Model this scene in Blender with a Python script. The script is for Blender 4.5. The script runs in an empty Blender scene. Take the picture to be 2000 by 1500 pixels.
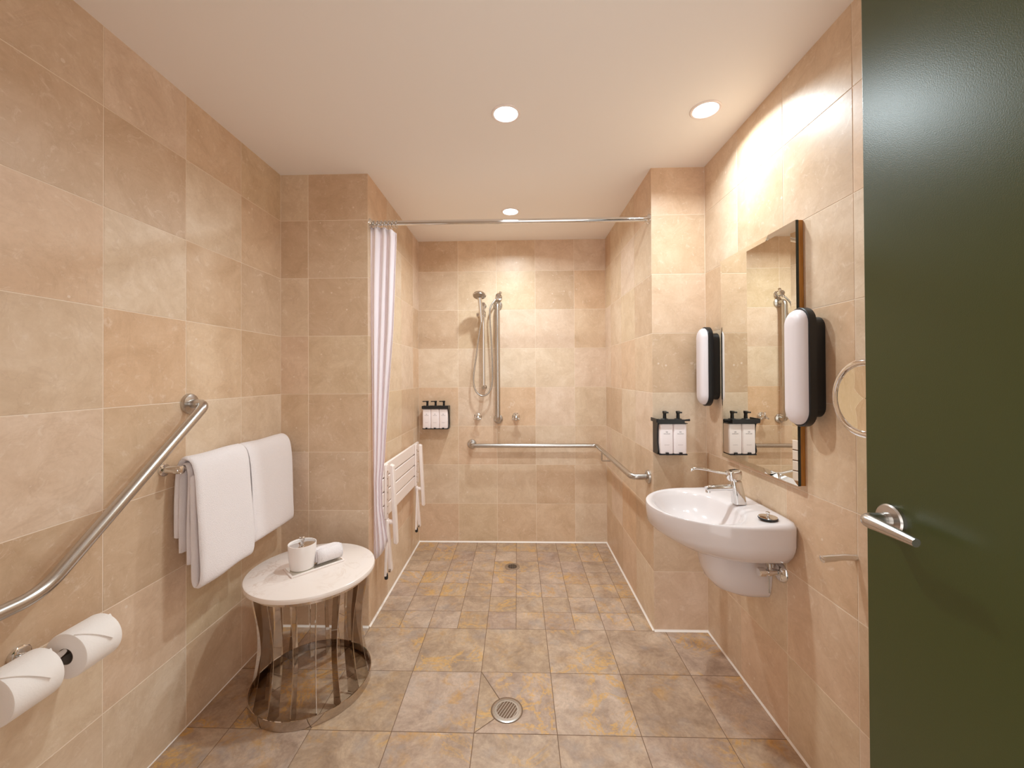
import bpy, bmesh, math, random
from mathutils import Vector, Matrix
import numpy as np
random.seed(7)
PI = math.pi
S = bpy.context.scene
COL = S.collection

# ---------------------------------------------------------------- camera
cam = bpy.data.objects.new('camera', bpy.data.cameras.new('camera')); COL.objects.link(cam)
cam.data.sensor_width = 36.0; cam.data.lens = 14.2106
cam.data.shift_x = 0.00622; cam.data.shift_y = -0.01128
cam.data.clip_start = 0.02; cam.data.clip_end = 60
R_ = Vector((0.99957, 0.02883, -0.0052)); F_ = Vector((-0.028795, 0.99956, 0.0070)); U_ = Vector((0.0054, -0.00685, 0.99996))
cam.matrix_world = Matrix(((R_.x, U_.x, -F_.x, 0), (R_.y, U_.y, -F_.y, 0), (R_.z, U_.z, -F_.z, 1.29), (0, 0, 0, 1)))
S.camera = cam
# ---------------------------------------------------------------- world, exposure
w = bpy.data.worlds.new('world'); S.world = w; w.use_nodes = True
w.node_tree.nodes['Background'].inputs[0].default_value = (1.0, 0.98, 0.96, 1)   # fill light added to lift the shadows, entering by the open door
w.node_tree.nodes['Background'].inputs[1].default_value = 2.0
S.view_settings.view_transform = 'Standard'; S.view_settings.look = 'None'
S.view_settings.exposure = 0.32; S.view_settings.gamma = 1.0; S.view_settings.use_curve_mapping = False
S.cycles.use_denoising = True
S.cycles.max_bounces = 14; S.cycles.diffuse_bounces = 8; S.cycles.glossy_bounces = 6
S.cycles.sample_clamp_indirect = 6.0
S.cycles.caustics_reflective = True
LAMP_COL = (0.825, 0.95, 1.0)
LAMP_W = 11.0                     # watts of the middle downlight
LAMP_SPREAD = 158                 # beam of the reflectors, degrees

# room, metres; camera stands in the doorway at (0, 0, 1.29)
XL, XR, D1, D2, C = -1.2264, 0.9495, 2.0633, 3.1312, 2.3383
xl, xr = -0.7682, 0.6821
T = 0.3; ZJ = 0.2982; YF = -0.06

# ---------------------------------------------------------------- materials
def lin(r, g, b):
    f = lambda c: (c/255/12.92 if c/255 <= .04045 else ((c/255+.055)/1.055)**2.4)
    return (f(r), f(g), f(b), 1)
class NT:
    def __init__(s, name):
        s.m = bpy.data.materials.new(name); s.m.use_nodes = True
        s.t = s.m.node_tree; s.p = s.t.nodes['Principled BSDF']
    def n(s, typ, **kw):
        q = s.t.nodes.new(typ)
        for k, v in kw.items():
            if k.startswith('i_'): q.inputs[k[2:].replace('_', ' ')].default_value = v
            else: setattr(q, k, v)
        return q
    def l(s, a, b): s.t.links.new(a, b)
    def mix(s, fac, a, b, mode='MIX'):
        q = s.n('ShaderNodeMix', data_type='RGBA', blend_type=mode)
        for i, v in ((0, fac), (6, a), (7, b)):
            if hasattr(v, 'is_linked') or hasattr(v, 'links'): s.l(v, q.inputs[i])
            else: q.inputs[i].default_value = v
        return q.outputs[2]
    def math(s, op, a, b=0.0, c=None):
        q = s.n('ShaderNodeMath', operation=op)
        for i, v in enumerate((a, b) if c is None else (a, b, c)):
            if hasattr(v, 'links'): s.l(v, q.inputs[i])
            else: q.inputs[i].default_value = v
        return q.outputs[0]
    def ramp(s, fac, stops):
        q = s.n('ShaderNodeValToRGB'); e = q.color_ramp.elements
        while len(e) < len(stops): e.new(0.5)
        for i, (p, c) in enumerate(stops): e[i].position = p; e[i].color = c
        s.l(fac, q.inputs[0]); return q.outputs[0]
    def noise(s, co, scale, detail=4, rough=.55, dist=0.0):
        q = s.n('ShaderNodeTexNoise'); s.l(co, q.inputs['Vector'])
        q.inputs['Scale'].default_value = scale; q.inputs['Detail'].default_value = detail
        q.inputs['Roughness'].default_value = rough; q.inputs['Distortion'].default_value = dist
        return q.outputs['Fac']
    def coords(s):
        tc = s.n('ShaderNodeTexCoord'); return tc.outputs['Object']
    def tilecoords(s):
        tc = s.n('ShaderNodeTexCoord'); oi = s.n('ShaderNodeObjectInfo')
        cb = s.n('ShaderNodeCombineXYZ')
        s.l(s.math('MULTIPLY', oi.outputs['Random'], 37.0), cb.inputs[0])
        s.l(s.math('MULTIPLY', oi.outputs['Random'], 91.0), cb.inputs[1])
        s.l(s.math('MULTIPLY', oi.outputs['Random'], 53.0), cb.inputs[2])
        va = s.n('ShaderNodeVectorMath', operation='ADD'); s.l(tc.outputs['Object'], va.inputs[0]); s.l(cb.outputs[0], va.inputs[1])
        return va.outputs[0], oi.outputs['Random']
    def bump(s, h, strength, dist=.002):
        b = s.n('ShaderNodeBump'); b.inputs['Strength'].default_value = strength; b.inputs['Distance'].default_value = dist
        s.l(h, b.inputs['Height']); s.l(b.outputs[0], s.p.inputs['Normal'])

def simple(name, col, rough=.5, metal=0.0, spec=.5, **kw):
    m = NT(name); p = m.p
    p.inputs['Base Color'].default_value = col; p.inputs['Roughness'].default_value = rough
    p.inputs['Metallic'].default_value = metal; p.inputs['Specular IOR Level'].default_value = spec
    for k, v in kw.items(): p.inputs[k.replace('_', ' ')].default_value = v
    return m

def wall_tile_mat():
    m = NT('limestone wall tile'); co, rnd = m.tilecoords()
    a = m.noise(co, 7.0, 9, .72, .6)
    base = m.ramp(a, [(.28, lin(209, 187, 162)), (.5, lin(224, 205, 183)), (.74, lin(237, 222, 204))])
    tint = m.ramp(rnd, [(0, lin(246, 226, 206)), (.2, lin(255, 248, 246)), (.4, lin(244, 234, 216)), (.6, lin(255, 251, 246)), (.8, lin(232, 216, 200)), (1, lin(252, 240, 226))])
    col = m.mix(1.0, base, tint, 'MULTIPLY')
    fine = m.noise(co, 90, 4, .7)
    col = m.mix(m.math('MULTIPLY', m.math('SUBTRACT', fine, .42), .55), col, lin(190, 160, 132))
    v = m.noise(co, 3.2, 5, .6, 1.6)                                   # thin darker veins
    vein = m.math('SUBTRACT', 1.0, m.math('MULTIPLY', m.math('ABSOLUTE', m.math('SUBTRACT', v, .5)), 85.0))
    vein = m.math('MAXIMUM', vein, 0.0)
    col = m.mix(m.math('MULTIPLY', vein, .10), col, lin(160, 118, 86))
    vo = m.n('ShaderNodeTexVoronoi'); m.l(co, vo.inputs['Vector']); vo.inputs['Scale'].default_value = 16
    sp = m.math('LESS_THAN', vo.outputs['Distance'], m.math('MULTIPLY', m.noise(co, 9, 3), .15))
    big = m.math('GREATER_THAN', m.noise(co, 4.5, 2), .52)
    col = m.mix(m.math('MULTIPLY', m.math('MULTIPLY', sp, big), .5), col, lin(240, 226, 214))   # pale fossils
    st = m.noise(co, 26.0, 6, .75, 1.2)                                # pale flecks and streaks
    col = m.mix(m.math('MULTIPLY', m.math('MAXIMUM', m.math('SUBTRACT', st, .56), 0.0), 2.6), col, lin(246, 232, 218))
    m.l(col, m.p.inputs['Base Color'])
    m.l(m.ramp(fine, [(.3, (.34,)*3+(1,)), (.7, (.46,)*3+(1,))]), m.p.inputs['Roughness'])
    m.bump(fine, .06)
    return m.m
def floor_tile_mat():
    m = NT('veined limestone floor tile'); co, rnd = m.tilecoords()
    a = m.noise(co, 8.0, 9, .74, .5)
    base = m.ramp(a, [(.28, lin(152, 133, 119)), (.5, lin(192, 174, 159)), (.70, lin(222, 206, 191))])
    tint = m.ramp(rnd, [(0, lin(236, 222, 214)), (.3, lin(255, 246, 238)), (.6, lin(240, 226, 206)), (1, lin(250, 238, 228))])
    col = m.mix(1.0, base, tint, 'MULTIPLY')
    gpatch = m.ramp(m.noise(co, 13.0, 8, .7, .6), [(.50, (0, 0, 0, 1)), (.68, (1, 1, 1, 1))])
    gp2 = m.ramp(m.noise(co, 3.5, 3), [(.45, (0, 0, 0, 1)), (.65, (1, 1, 1, 1))])
    col = m.mix(m.math('MULTIPLY', m.math('MULTIPLY', gpatch, gp2), .95), col, lin(208, 156, 80))
    v = m.noise(co, 5.5, 8, .7, .9)
    vein = m.math('MAXIMUM', m.math('SUBTRACT', 1.0, m.math('MULTIPLY', m.math('ABSOLUTE', m.math('SUBTRACT', v, .5)), 30.0)), 0.0)
    msk = m.ramp(m.noise(co, 3.0, 2), [(.50, (0, 0, 0, 1)), (.60, (1, 1, 1, 1))])
    col = m.mix(m.math('MULTIPLY', m.math('MULTIPLY', vein, msk), .8), col, lin(222, 172, 92))
    fine = m.noise(co, 70, 5, .7)
    col = m.mix(m.math('MULTIPLY', m.math('SUBTRACT', fine, .40), .8), col, lin(108, 88, 74))
    gr = m.ramp(m.noise(co, 11, 4), [(.55, (0, 0, 0, 1)), (.7, (1, 1, 1, 1))])
    col = m.mix(m.math('MULTIPLY', gr, .35), col, lin(158, 152, 152))
    m.l(col, m.p.inputs['Base Color'])
    m.l(m.ramp(fine, [(.3, (.30,)*3+(1,)), (.7, (.48,)*3+(1,))]), m.p.inputs['Roughness'])
    m.bump(fine, .12)
    return m.m
def fabric(name, col, scale, strength, rough=.95):
    m = simple(name, col, rough, 0, .15); co = m.coords()
    m.p.inputs['Sheen Weight'].default_value = .25
    m.bump(m.noise(co, scale, 4, .7), strength, .003); return m.m
def brushed(name, col, rough):
    m = simple(name, col, rough, 1.0); co = m.coords()
    m.bump(m.noise(co, 400, 2), .02, .001); return m.m
def painted(name, col, rough, scale, strength, spec=.5):
    m = simple(name, col, rough, 0, spec); co = m.coords()
    m.bump(m.noise(co, scale, 3), strength, .001); return m.m
def marble():
    m = simple('white marble', lin(236, 222, 212), .22); co = m.coords()
    v = m.noise(co, 6, 6, .6, 1.8)
    vein = m.math('MAXIMUM', m.math('SUBTRACT', 1.0, m.math('MULTIPLY', m.math('ABSOLUTE', m.math('SUBTRACT', v, .5)), 30.0)), 0.0)
    msk = m.ramp(m.noise(co, 4, 2), [(.48, (0, 0, 0, 1)), (.62, (1, 1, 1, 1))])
    col = m.mix(m.math('MULTIPLY', m.math('MULTIPLY', vein, msk), .45), lin(238, 226, 218), lin(196, 166, 146))
    m.l(col, m.p.inputs['Base Color']); return m.m
def wood():
    m = simple('honey timber', lin(170, 110, 40), .4); co = m.coords()
    mp = m.n('ShaderNodeMapping'); m.l(co, mp.inputs[0]); mp.inputs['Scale'].default_value = (30, 30, 2)
    n = m.noise(mp.outputs[0], 4, 5, .6, .5)
    m.l(m.ramp(n, [(.3, lin(150, 92, 26)), (.7, lin(188, 128, 52))]), m.p.inputs['Base Color']); return m.m
def emit(name, col, st):
    m = NT(name); m.p.inputs['Base Color'].default_value = (.9, .9, .9, 1)
    m.p.inputs['Emission Color'].default_value = col + (1,); m.p.inputs['Emission Strength'].default_value = st; return m.m

M = dict(
    tile=wall_tile_mat(), ftile=floor_tile_mat(),
    grout=painted('pale wall grout', lin(238, 221, 202), .9, 300, .1),
    fgrout=painted('brown floor grout', lin(124, 98, 78), .9, 300, .1),
    sealant=simple('white sealant bead', lin(244, 236, 228), .45).m,
    ceiling=painted('matt ceiling paint', lin(246, 241, 237), .9, 150, .04, .2),
    plaster=painted('wall paint', lin(215, 200, 185), .9, 150, .04, .2),
    chrome=simple('polished chrome', (.78, .77, .76, 1), .06, 1.0).m,
    steel=brushed('brushed stainless steel', (.56, .53, .50, 1), .27),
    mirror=simple('mirror glass', (.86, .85, .78, 1), .01, 1.0).m,
    smoke=simple('polished bronze steel', (.60, .53, .47, 1), .04, 1.0).m,
    ceramic=simple('white glazed ceramic', lin(218, 208, 206), .12, 0, .5).m,
    cup=simple('white glazed pottery', lin(240, 232, 228), .2).m,
    towel=fabric('white terry towelling', lin(246, 238, 238), 260, .9),
    curtain=fabric('white curtain cloth', lin(246, 236, 240), 500, .15),
    paper=fabric('white tissue paper', lin(244, 238, 234), 180, .15),
    card=simple('grey cardboard core', lin(120, 108, 98), .9).m,
    white=simple('white powder coated metal', lin(244, 232, 226), .35).m,
    opal=simple('white opal diffuser', lin(226, 216, 218), .4).m,
    black=simple('matt black plastic', lin(22, 21, 22), .38).m,
    dark=simple('painted hole shade', lin(20, 14, 10), .8).m,
    bottle=simple('white plastic bottle', lin(246, 236, 236), .3).m,
    print=simple('grey print', lin(120, 112, 116), .6).m,
    marble=marble(), wood=wood(),
    glassedge=simple('dark bevelled glass edge', lin(22, 34, 28), .08).m,
    door=painted('dark green satin paint', lin(60, 66, 30), .32, 520, .16),
    lens=emit('glowing lamp lens', LAMP_COL, 14.0),
    rubber=simple('black rubber', lin(30, 28, 28), .6).m,
)
# the curtain cloth lets a little light through
M['curtain'].node_tree.nodes['Principled BSDF'].inputs['Transmission Weight'].default_value = 0.0

# ---------------------------------------------------------------- geometry helpers (world coordinates)
class G:
    def __init__(s): s.v = []; s.f = []
    def add(s, vs, fs):
        o = len(s.v); s.v += [tuple(q) for q in vs]; s.f += [tuple(i+o for i in f) for f in fs]; return s
    def box(s, a, b):
        x0, y0, z0 = a; x1, y1, z1 = b
        return s.add([(x0,y0,z0),(x1,y0,z0),(x1,y1,z0),(x0,y1,z0),(x0,y0,z1),(x1,y0,z1),(x1,y1,z1),(x0,y1,z1)],
                     [(0,3,2,1),(4,5,6,7),(0,1,5,4),(1,2,6,5),(2,3,7,6),(3,0,4,7)])
    def obox(s, c, ax, ay, az):                                       # oriented box: centre and three half-axis vectors
        c, ax, ay, az = map(Vector, (c, ax, ay, az)); vs = []
        for k in (-1, 1):
            for (i, j) in ((-1,-1),(1,-1),(1,1),(-1,1)): vs.append(c+ax*i+ay*j+az*k)
        return s.add(vs, [(0,3,2,1),(4,5,6,7),(0,1,5,4),(1,2,6,5),(2,3,7,6),(3,0,4,7)])
    def loft(s, rings, cap0=True, cap1=True, closed=True):
        n = len(rings[0]); o = len(s.v)
        for r in rings: s.v += [tuple(q) for q in r]
        for i in range(len(rings)-1):
            for j in range(n if closed else n-1):
                k = (j+1) % n
                s.f.append((o+i*n+j, o+i*n+k, o+(i+1)*n+k, o+(i+1)*n+j))
        if cap0: s.f.append(tuple(o+j for j in reversed(range(n))))
        if cap1: s.f.append(tuple(o+(len(rings)-1)*n+j for j in range(n)))
        return s
    def tube(s, pts, r, n=14, cap=True):
        pts = [Vector(p) for p in pts]; rs = r if isinstance(r, (list, tuple)) else [r]*len(pts)
        d = [(pts[min(i+1, len(pts)-1)]-pts[max(i-1, 0)]).normalized() for i in range(len(pts))]
        up = Vector((0, 0, 1)) if abs(d[0].z) < .9 else Vector((1, 0, 0))
        a = d[0].cross(up).normalized(); rings = []
        for i, p in enumerate(pts):
            if i: a = (d[i-1].rotation_difference(d[i])) @ a
            a = (a - d[i]*a.dot(d[i])).normalized(); b = d[i].cross(a)
            rings.append([p+(a*math.cos(2*PI*j/n)+b*math.sin(2*PI*j/n))*rs[i] for j in range(n)])
        return s.loft(rings, cap, cap)
    def lathe(s, o, ax, prof, n=32, cap0=True, cap1=True):           # prof: (radius, height along axis)
        o = Vector(o); ax = Vector(ax).normalized()
        up = Vector((0, 0, 1)) if abs(ax.z) < .9 else Vector((1, 0, 0))
        a = ax.cross(up).normalized(); b = ax.cross(a)
        return s.loft([[o+ax*h+(a*math.cos(2*PI*j/n)+b*math.sin(2*PI*j/n))*max(r, 1e-5) for j in range(n)] for r, h in prof], cap0, cap1)
    def prism(s, pts, d):                                             # polygon pts extruded along vector d
        pts = [Vector(p) for p in pts]; d = Vector(d); return s.loft([pts, [p+d for p in pts]])
    def build(s, name, mat, parent=None, origin=None, smooth=True, bevel=0, seg=2, subd=0, solid=0, angle=35):
        if parent is not None:
            q = parent; off = Vector((0, 0, 0))
            while q is not None: off += q.location; q = q.parent
        else: off = Vector(origin) if origin else Vector((0, 0, 0))
        me = bpy.data.meshes.new(name)
        me.from_pydata([tuple(Vector(v)-off) for v in s.v], [], s.f)
        bm = bmesh.new(); bm.from_mesh(me)
        bmesh.ops.recalc_face_normals(bm, faces=bm.faces); bm.to_mesh(me); bm.free()
        if smooth and not subd: me.polygons.foreach_set('use_smooth', [True]*len(me.polygons)); me.set_sharp_from_angle(angle=math.radians(angle))
        elif smooth: me.polygons.foreach_set('use_smooth', [True]*len(me.polygons))
        o = bpy.data.objects.new(name, me); COL.objects.link(o); me.materials.append(mat)
        if parent is not None: o.parent = parent
        else: o.location = off
        if bevel:
            b = o.modifiers.new('bevel', 'BEVEL'); b.width = bevel; b.segments = seg; b.limit_method = 'ANGLE'; b.angle_limit = math.radians(35)
        if solid:
            b = o.modifiers.new('solid', 'SOLIDIFY'); b.thickness = solid; b.offset = 0
        if subd:
            b = o.modifiers.new('subd', 'SUBSURF'); b.levels = subd; b.render_levels = subd
        return o
def fillet(pts, r, n=8):
    pts = [Vector(p) for p in pts]; out = [pts[0]]
    for i in range(1, len(pts)-1):
        p, a, b = pts[i], (pts[i-1]-pts[i]), (pts[i+1]-pts[i]); rr = min(r, a.length*.48, b.length*.48)
        a = p+a.normalized()*rr; b = p+b.normalized()*rr
        for k in range(n+1):
            t = k/n; out.append(a*(1-t)**2+p*2*t*(1-t)+b*t*t)
    return out+[pts[-1]]
def spline(pts, n=6):
    P = [Vector(p) for p in pts]; P = [P[0]*2-P[1]]+P+[P[-1]*2-P[-2]]; out = []
    for i in range(1, len(P)-2):
        for k in range(n):
            t = k/n; a, b, c, d = P[i-1], P[i], P[i+1], P[i+2]
            out.append(.5*((2*b)+(c-a)*t+(2*a-5*b+4*c-d)*t*t+(3*b-a-3*c+d)*t**3))
    return out+[P[-2]]
def tag(o, label=None, cat=None, group=None, kind=None):
    if label: o['label'] = label
    if cat: o['category'] = cat
    if group: o['group'] = group
    if kind: o['kind'] = kind
    return o
def thing(name, loc, label, cat, group=None, kind=None):
    o = bpy.data.objects.new(name, None); COL.objects.link(o); o.location = loc; o.empty_display_size = .05
    return tag(o, label, cat, group, kind)
def copy_tree(o, parent=None):
    c = o.copy(); COL.objects.link(c)
    if parent: c.parent = parent
    for ch in list(o.children): copy_tree(ch, c)
    return c
def world_off(o):
    q = o; off = Vector((0, 0, 0))
    while q is not None: off += q.location; q = q.parent
    return off

# ---------------------------------------------------------------- room shell
GAP = 0.0026; TH = 0.0010
def slab(name, a, b, mat, label, cat):
    return tag(G().box(a, b).build(name, mat, smooth=False), label, cat, kind='structure')
_tm = {}
def tile_mesh(wu, wv, mat):
    k = (round(wu, 4), round(wv, 4), mat.name)
    if k not in _tm:
        me = bpy.data.meshes.new('tile'); a, b, e, t = wu/2, wv/2, .0005, TH
        vs = [(-a,-b,0),(a,-b,0),(a,b,0),(-a,b,0),(-a,-b,t-e),(a,-b,t-e),(a,b,t-e),(-a,b,t-e),(-a+e,-b+e,t),(a-e,-b+e,t),(a-e,b-e,t),(-a+e,b-e,t)]
        fs = [(8,9,10,11)]
        for i in range(4):
            j = (i+1) % 4; fs += [(i, j, 4+j, 4+i), (4+i, 4+j, 8+j, 8+i)]
        me.from_pydata(vs, [], fs); me.materials.append(mat); _tm[k] = me
    return _tm[k]
def tiling(root, o, u, v, us, vs, mat, name='tile', skip=None):
    """tiles on the plane through o (its tile backs), axes u, v; us, vs are the joint positions measured from o"""
    o, u, v = Vector(o), Vector(u), Vector(v); n = u.cross(v)
    for i in range(len(us)-1):
        for j in range(len(vs)-1):
            if skip and skip(i, j): continue
            wu, wv = us[i+1]-us[i]-GAP, vs[j+1]-vs[j]-GAP
            if wu < .004 or wv < .004: continue
            t = bpy.data.objects.new(name, tile_mesh(wu, wv, mat)); COL.objects.link(t); t.parent = root
            c = o+u*(us[i]+us[i+1])/2+v*(vs[j]+vs[j+1])/2 + n*random.uniform(-.0003, .0001)
            t.matrix_local = Matrix((( u.x, v.x, n.x, c.x), (u.y, v.y, n.y, c.y), (u.z, v.z, n.z, c.z), (0, 0, 0, 1)))
def joints(a, b, start, step):
    """joint positions between a and b on the lattice start + k*step"""
    k = math.ceil((a-start)/step+1e-6); out = [a]
    while start+k*step < b-.012: 
        if start+k*step > a+.012: out.append(start+k*step)
        k += 1
    return out+[b]
ZS = joints(0, C, ZJ, T)
E_ = 0.09
fl = slab('floor', (XL-E_, YF-.1, -.1), (XR+E_, D2+E_, -TH), M['fgrout'], 'stone floor of veined beige limestone tiles with smaller tiles in the shower', 'floor')
ce = slab('ceiling', (XL-E_, YF-.1, C), (XR+E_, D2+E_, C+.1), M['ceiling'], 'plain pale painted ceiling with recessed downlights', 'ceiling')
wl = slab('wall_left', (XL-E_, YF, -.0), (XL-TH, D1+.04, C), M['grout'], 'limestone tiled left wall with grab rail and towel rail', 'wall')
wr = slab('wall_right', (XR+TH, YF, -.0), (XR+E_, D1+.04, C), M['grout'], 'limestone tiled right wall with basin, mirror and wall lights', 'wall')
wb = slab('wall_back', (xl-.06, D2+TH, -.0), (xr+.06, D2+E_, C), M['grout'], 'limestone tiled back wall of the shower recess', 'wall')
wpl = slab('wall_pier_left', (XL-.02, D1+TH, -.0), (xl-TH, D1+.05, C), M['grout'], 'tiled pier face beside the shower, behind the side table', 'wall')
wpr = slab('wall_pier_right', (xr+TH, D1+TH, -.0), (XR+.02, D1+.05, C), M['grout'], 'narrow tiled pier face carrying the twin soap dispenser', 'wall')
wsl = slab('wall_recess_left', (xl-.06, D1+.05, -.0), (xl-TH, D2+.01, C), M['grout'], 'tiled left side of the shower recess behind the folded seat', 'wall')
wsr = slab('wall_recess_right', (xr+TH, D1+.05, -.0), (xr+.06, D2+.01, C), M['grout'], 'tiled right side of the shower recess', 'wall')
# front wall with the doorway the camera stands in
g = G().box((XL-E_, YF-.1, -.0), (-.16, YF, C)).box((.80, YF-.1, -.0), (XR+E_, YF, C)).box((-.16, YF-.1, 2.13), (.80, YF, C))
tag(g.build('wall_front', M['plaster'], smooth=False), 'painted wall around the doorway, behind the viewpoint', 'wall', kind='structure')
YJ = lambda a, b: joints(a, b, D1, T)
# wall tiles (u x v points into the room)
yb = YJ(YF, D1)
tiling(wl, (XL-TH, 0, 0), (0, 1, 0), (0, 0, 1), yb, ZS, M['tile'])
tiling(wr, (XR+TH, 0, 0), (0, -1, 0), (0, 0, 1), [-q for q in reversed(yb)], ZS, M['tile'])
tiling(wb, (0, D2+TH, 0), (1, 0, 0), (0, 0, 1), joints(xl, xr, -.4585, T), ZS, M['tile'])
tiling(wpl, (0, D1+TH, 0), (1, 0, 0), (0, 0, 1), [XL, -1.081, xl], ZS, M['tile'])
tiling(wpr, (0, D1+TH, 0), (1, 0, 0), (0, 0, 1), [xr, XR], ZS, M['tile'])
ys = YJ(D1, D2)
tiling(wsl, (xl-TH, 0, 0), (0, 1, 0), (0, 0, 1), ys, ZS, M['tile'])
tiling(wsr, (xr+TH, 0, 0), (0, -1, 0), (0, 0, 1), [-q for q in reversed(ys)], ZS, M['tile'])
# floor tiles: 300 mm in the room, 150 mm in the shower
fx = joints(XL, XR, .1367, T); fy = joints(YF, D1, D1, T)
DR = (-.047, 1.566)                                                   # front drain, cut into its tile
iD = max(i for i in range(len(fx)) if fx[i] < DR[0]); jD = max(j for j in range(len(fy)) if fy[j] < DR[1])
tiling(fl, (0, 0, -TH), (1, 0, 0), (0, 1, 0), fx, fy, M['ftile'], skip=lambda i, j: i == iD and j == jD)
tiling(fl, (0, 0, -TH), (1, 0, 0), (0, 1, 0), joints(xl, xr, .1367, T/2), joints(D1, D2, D1, T/2), M['ftile'])
x0, x1, y0, y1 = fx[iD]+GAP/2, fx[iD+1]-GAP/2, fy[jD]+GAP/2, fy[jD+1]-GAP/2
rD = .062
def arc(a0, a1, n):
    return [(DR[0]+rD*math.cos(a0+(a1-a0)*k/n), DR[1]+rD*math.sin(a0+(a1-a0)*k/n), -TH) for k in range(n+1)]
aBL = math.atan2(y1-DR[1], x0-DR[0]); aFL = math.atan2(y0-DR[1], x0-DR[0])+2*PI
e = .0011
left = [(x0, y0+2*e, -TH), (x0, y1-2*e, -TH)]+[(a-e*.4, b, c) for a, b, c in arc(aBL+.03, aFL-.03, 12)]
right = [(x0+2*e, y1, -TH), (x1, y1, -TH), (x1, y0, -TH), (x0+2*e, y0, -TH)]+arc(aFL+.03, aBL+2*PI-.03, 30)
G().prism(left, (0, 0, TH)).build('tile', M['ftile'], fl, smooth=False)
G().prism(right, (0, 0, TH)).build('tile', M['ftile'], fl, smooth=False)
# white sealant beads along the foot of the walls
def bead(i, a, b, n, w=.008):
    a, b, n = Vector(a), Vector(b), Vector(n); z = Vector((0, 0, w))
    o = G().prism([a, a+n*w, a+n*w*.35+z*.5, a+z], b-a).build('trim_%d' % i, M['sealant'], smooth=False)
    tag(o, ['white sealant bead along the foot of the left recess wall', 'white sealant bead along the foot of the back wall', 'white sealant bead along the foot of the right recess wall',
            'white sealant bead along the foot of the right pier', 'white sealant bead along the foot of the right wall', 'white sealant bead along the foot of the left pier behind the table', 'thin sealant line along the foot of the left wall'][i-1], 'trim', kind='structure')
bead(1, (xl, D1, 0), (xl, D2, 0), (1, 0, 0)); bead(2, (xl, D2, 0), (xr, D2, 0), (0, -1, 0)); bead(3, (xr, D1, 0), (xr, D2, 0), (-1, 0, 0))
bead(4, (xr, D1, 0), (XR, D1, 0), (0, -1, 0)); bead(5, (XR, .2, 0), (XR, D1, 0), (-1, 0, 0), .006); bead(6, (XL, D1, 0), (xl, D1, 0), (0, -1, 0)); bead(7, (XL, .2, 0), (XL, D1, 0), (1, 0, 0), .003)

# ---------------------------------------------------------------- green door, open against the right wall
door = tag(G().box((.72, .0, .012), (.758, .858, 2.1)).build('door_1', M['door'], origin=(.739, 0, 0), bevel=.0015), 'dark green painted door standing open on the right with lever handle', 'door', kind='structure')
hc = Vector((.72, .800, 1.009))
h = G().lathe(hc, (-1, 0, 0), [(.029, 0), (.029, .007), (.0265, .010), (.014, .011), (.0135, .02)]).build('rosette', M['steel'], door)
tag(h, 'round steel handle rosette')
lv = fillet([hc+Vector((-.018, 0, 0)), hc+Vector((-.052, 0, 0)), hc+Vector((-.050, -.098, -.005))], .014, 6)
G().tube(lv, [.0125]*(len(lv)-1)+[.0075], 16).build('lever', M['steel'], door)['label'] = 'steel lever handle'

# ---------------------------------------------------------------- downlights
def downlight(x, y, label, watts, spread=LAMP_SPREAD, r=.046):
    t = thing('downlight', (x, y, C), label, 'light', 'recessed ceiling downlights')
    G().lathe((x, y, C), (0, 0, -1), [(r+.004, 0), (r+.012, 0), (r+.012, .003), (r+.009, .005), (r+.002, .004), (r, .001)], 40, False, False).build('trim_ring', M['white'], t)
    G().lathe((x, y, C-.001), (0, 0, -1), [(.001, .0008), (r*.6, .0006), (r+.002, .0002)], 40, False, False).build('lens', M['lens'], t)
    L = bpy.data.lights.new('bulb', 'AREA'); L.shape = 'DISK'; L.size = .075; L.energy = watts; L.color = LAMP_COL; L.spread = math.radians(spread)
    b = bpy.data.objects.new('bulb', L); COL.objects.link(b); b.parent = t; b.location = (0, 0, -.007)
downlight(-.040, 1.612, 'lit round downlight in the middle of the ceiling, nearest the viewer', LAMP_W*.80)
downlight(.751, 1.616, 'lit round downlight above the wash basin', LAMP_W*.46, 150)
downlight(-.038, 2.58, 'lit round downlight in the shower ceiling, just above the curtain rod', LAMP_W*.80)

# ---------------------------------------------------------------- grab rails
def flange(g, p, n, r=.038):
    g.lathe(p, n, [(r, 0), (r, .006), (r*.92, .012), (r*.6, .017), (r*.46, .018)], 28)
t = thing('grab_rail', (XL, 1.475, 1.19), 'angled brushed steel grab rail running up the left wall', 'grab rail')
pth = fillet([(XL+.004, 1.475, 1.19), (XL+.076, 1.463, 1.19), (XL+.076, .945, .768), (XL+.076, .30, .768), (XL+.004, .30, .768)], .05, 10)
G().tube(pth, .0165, 20).build('rail', M['steel'], t)
g = G(); flange(g, (XL, 1.475, 1.19), (1, 0, 0)); g.build('flange', M['steel'], t)
g = G(); flange(g, (XL, .30, .768), (1, 0, 0)); g.build('flange', M['steel'], t)

t = thing('grab_rail', (-.148, D2, 1.83), 'vertical steel grab rail on the back wall beside the hand shower', 'grab rail')
zt, zb, vx, vy = 1.832, .952, -.148, D2-.075
G().tube(fillet([(vx, D2-.004, zt), (vx, vy, zt), (vx, vy, zb), (vx, D2-.004, zb)], .03, 8), .0185, 18).build('rail', M['steel'], t)
for z in (zt, zb):
    g = G(); flange(g, (vx, D2, z), (0, -1, 0), .036); g.build('flange', M['steel'], t)

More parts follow.
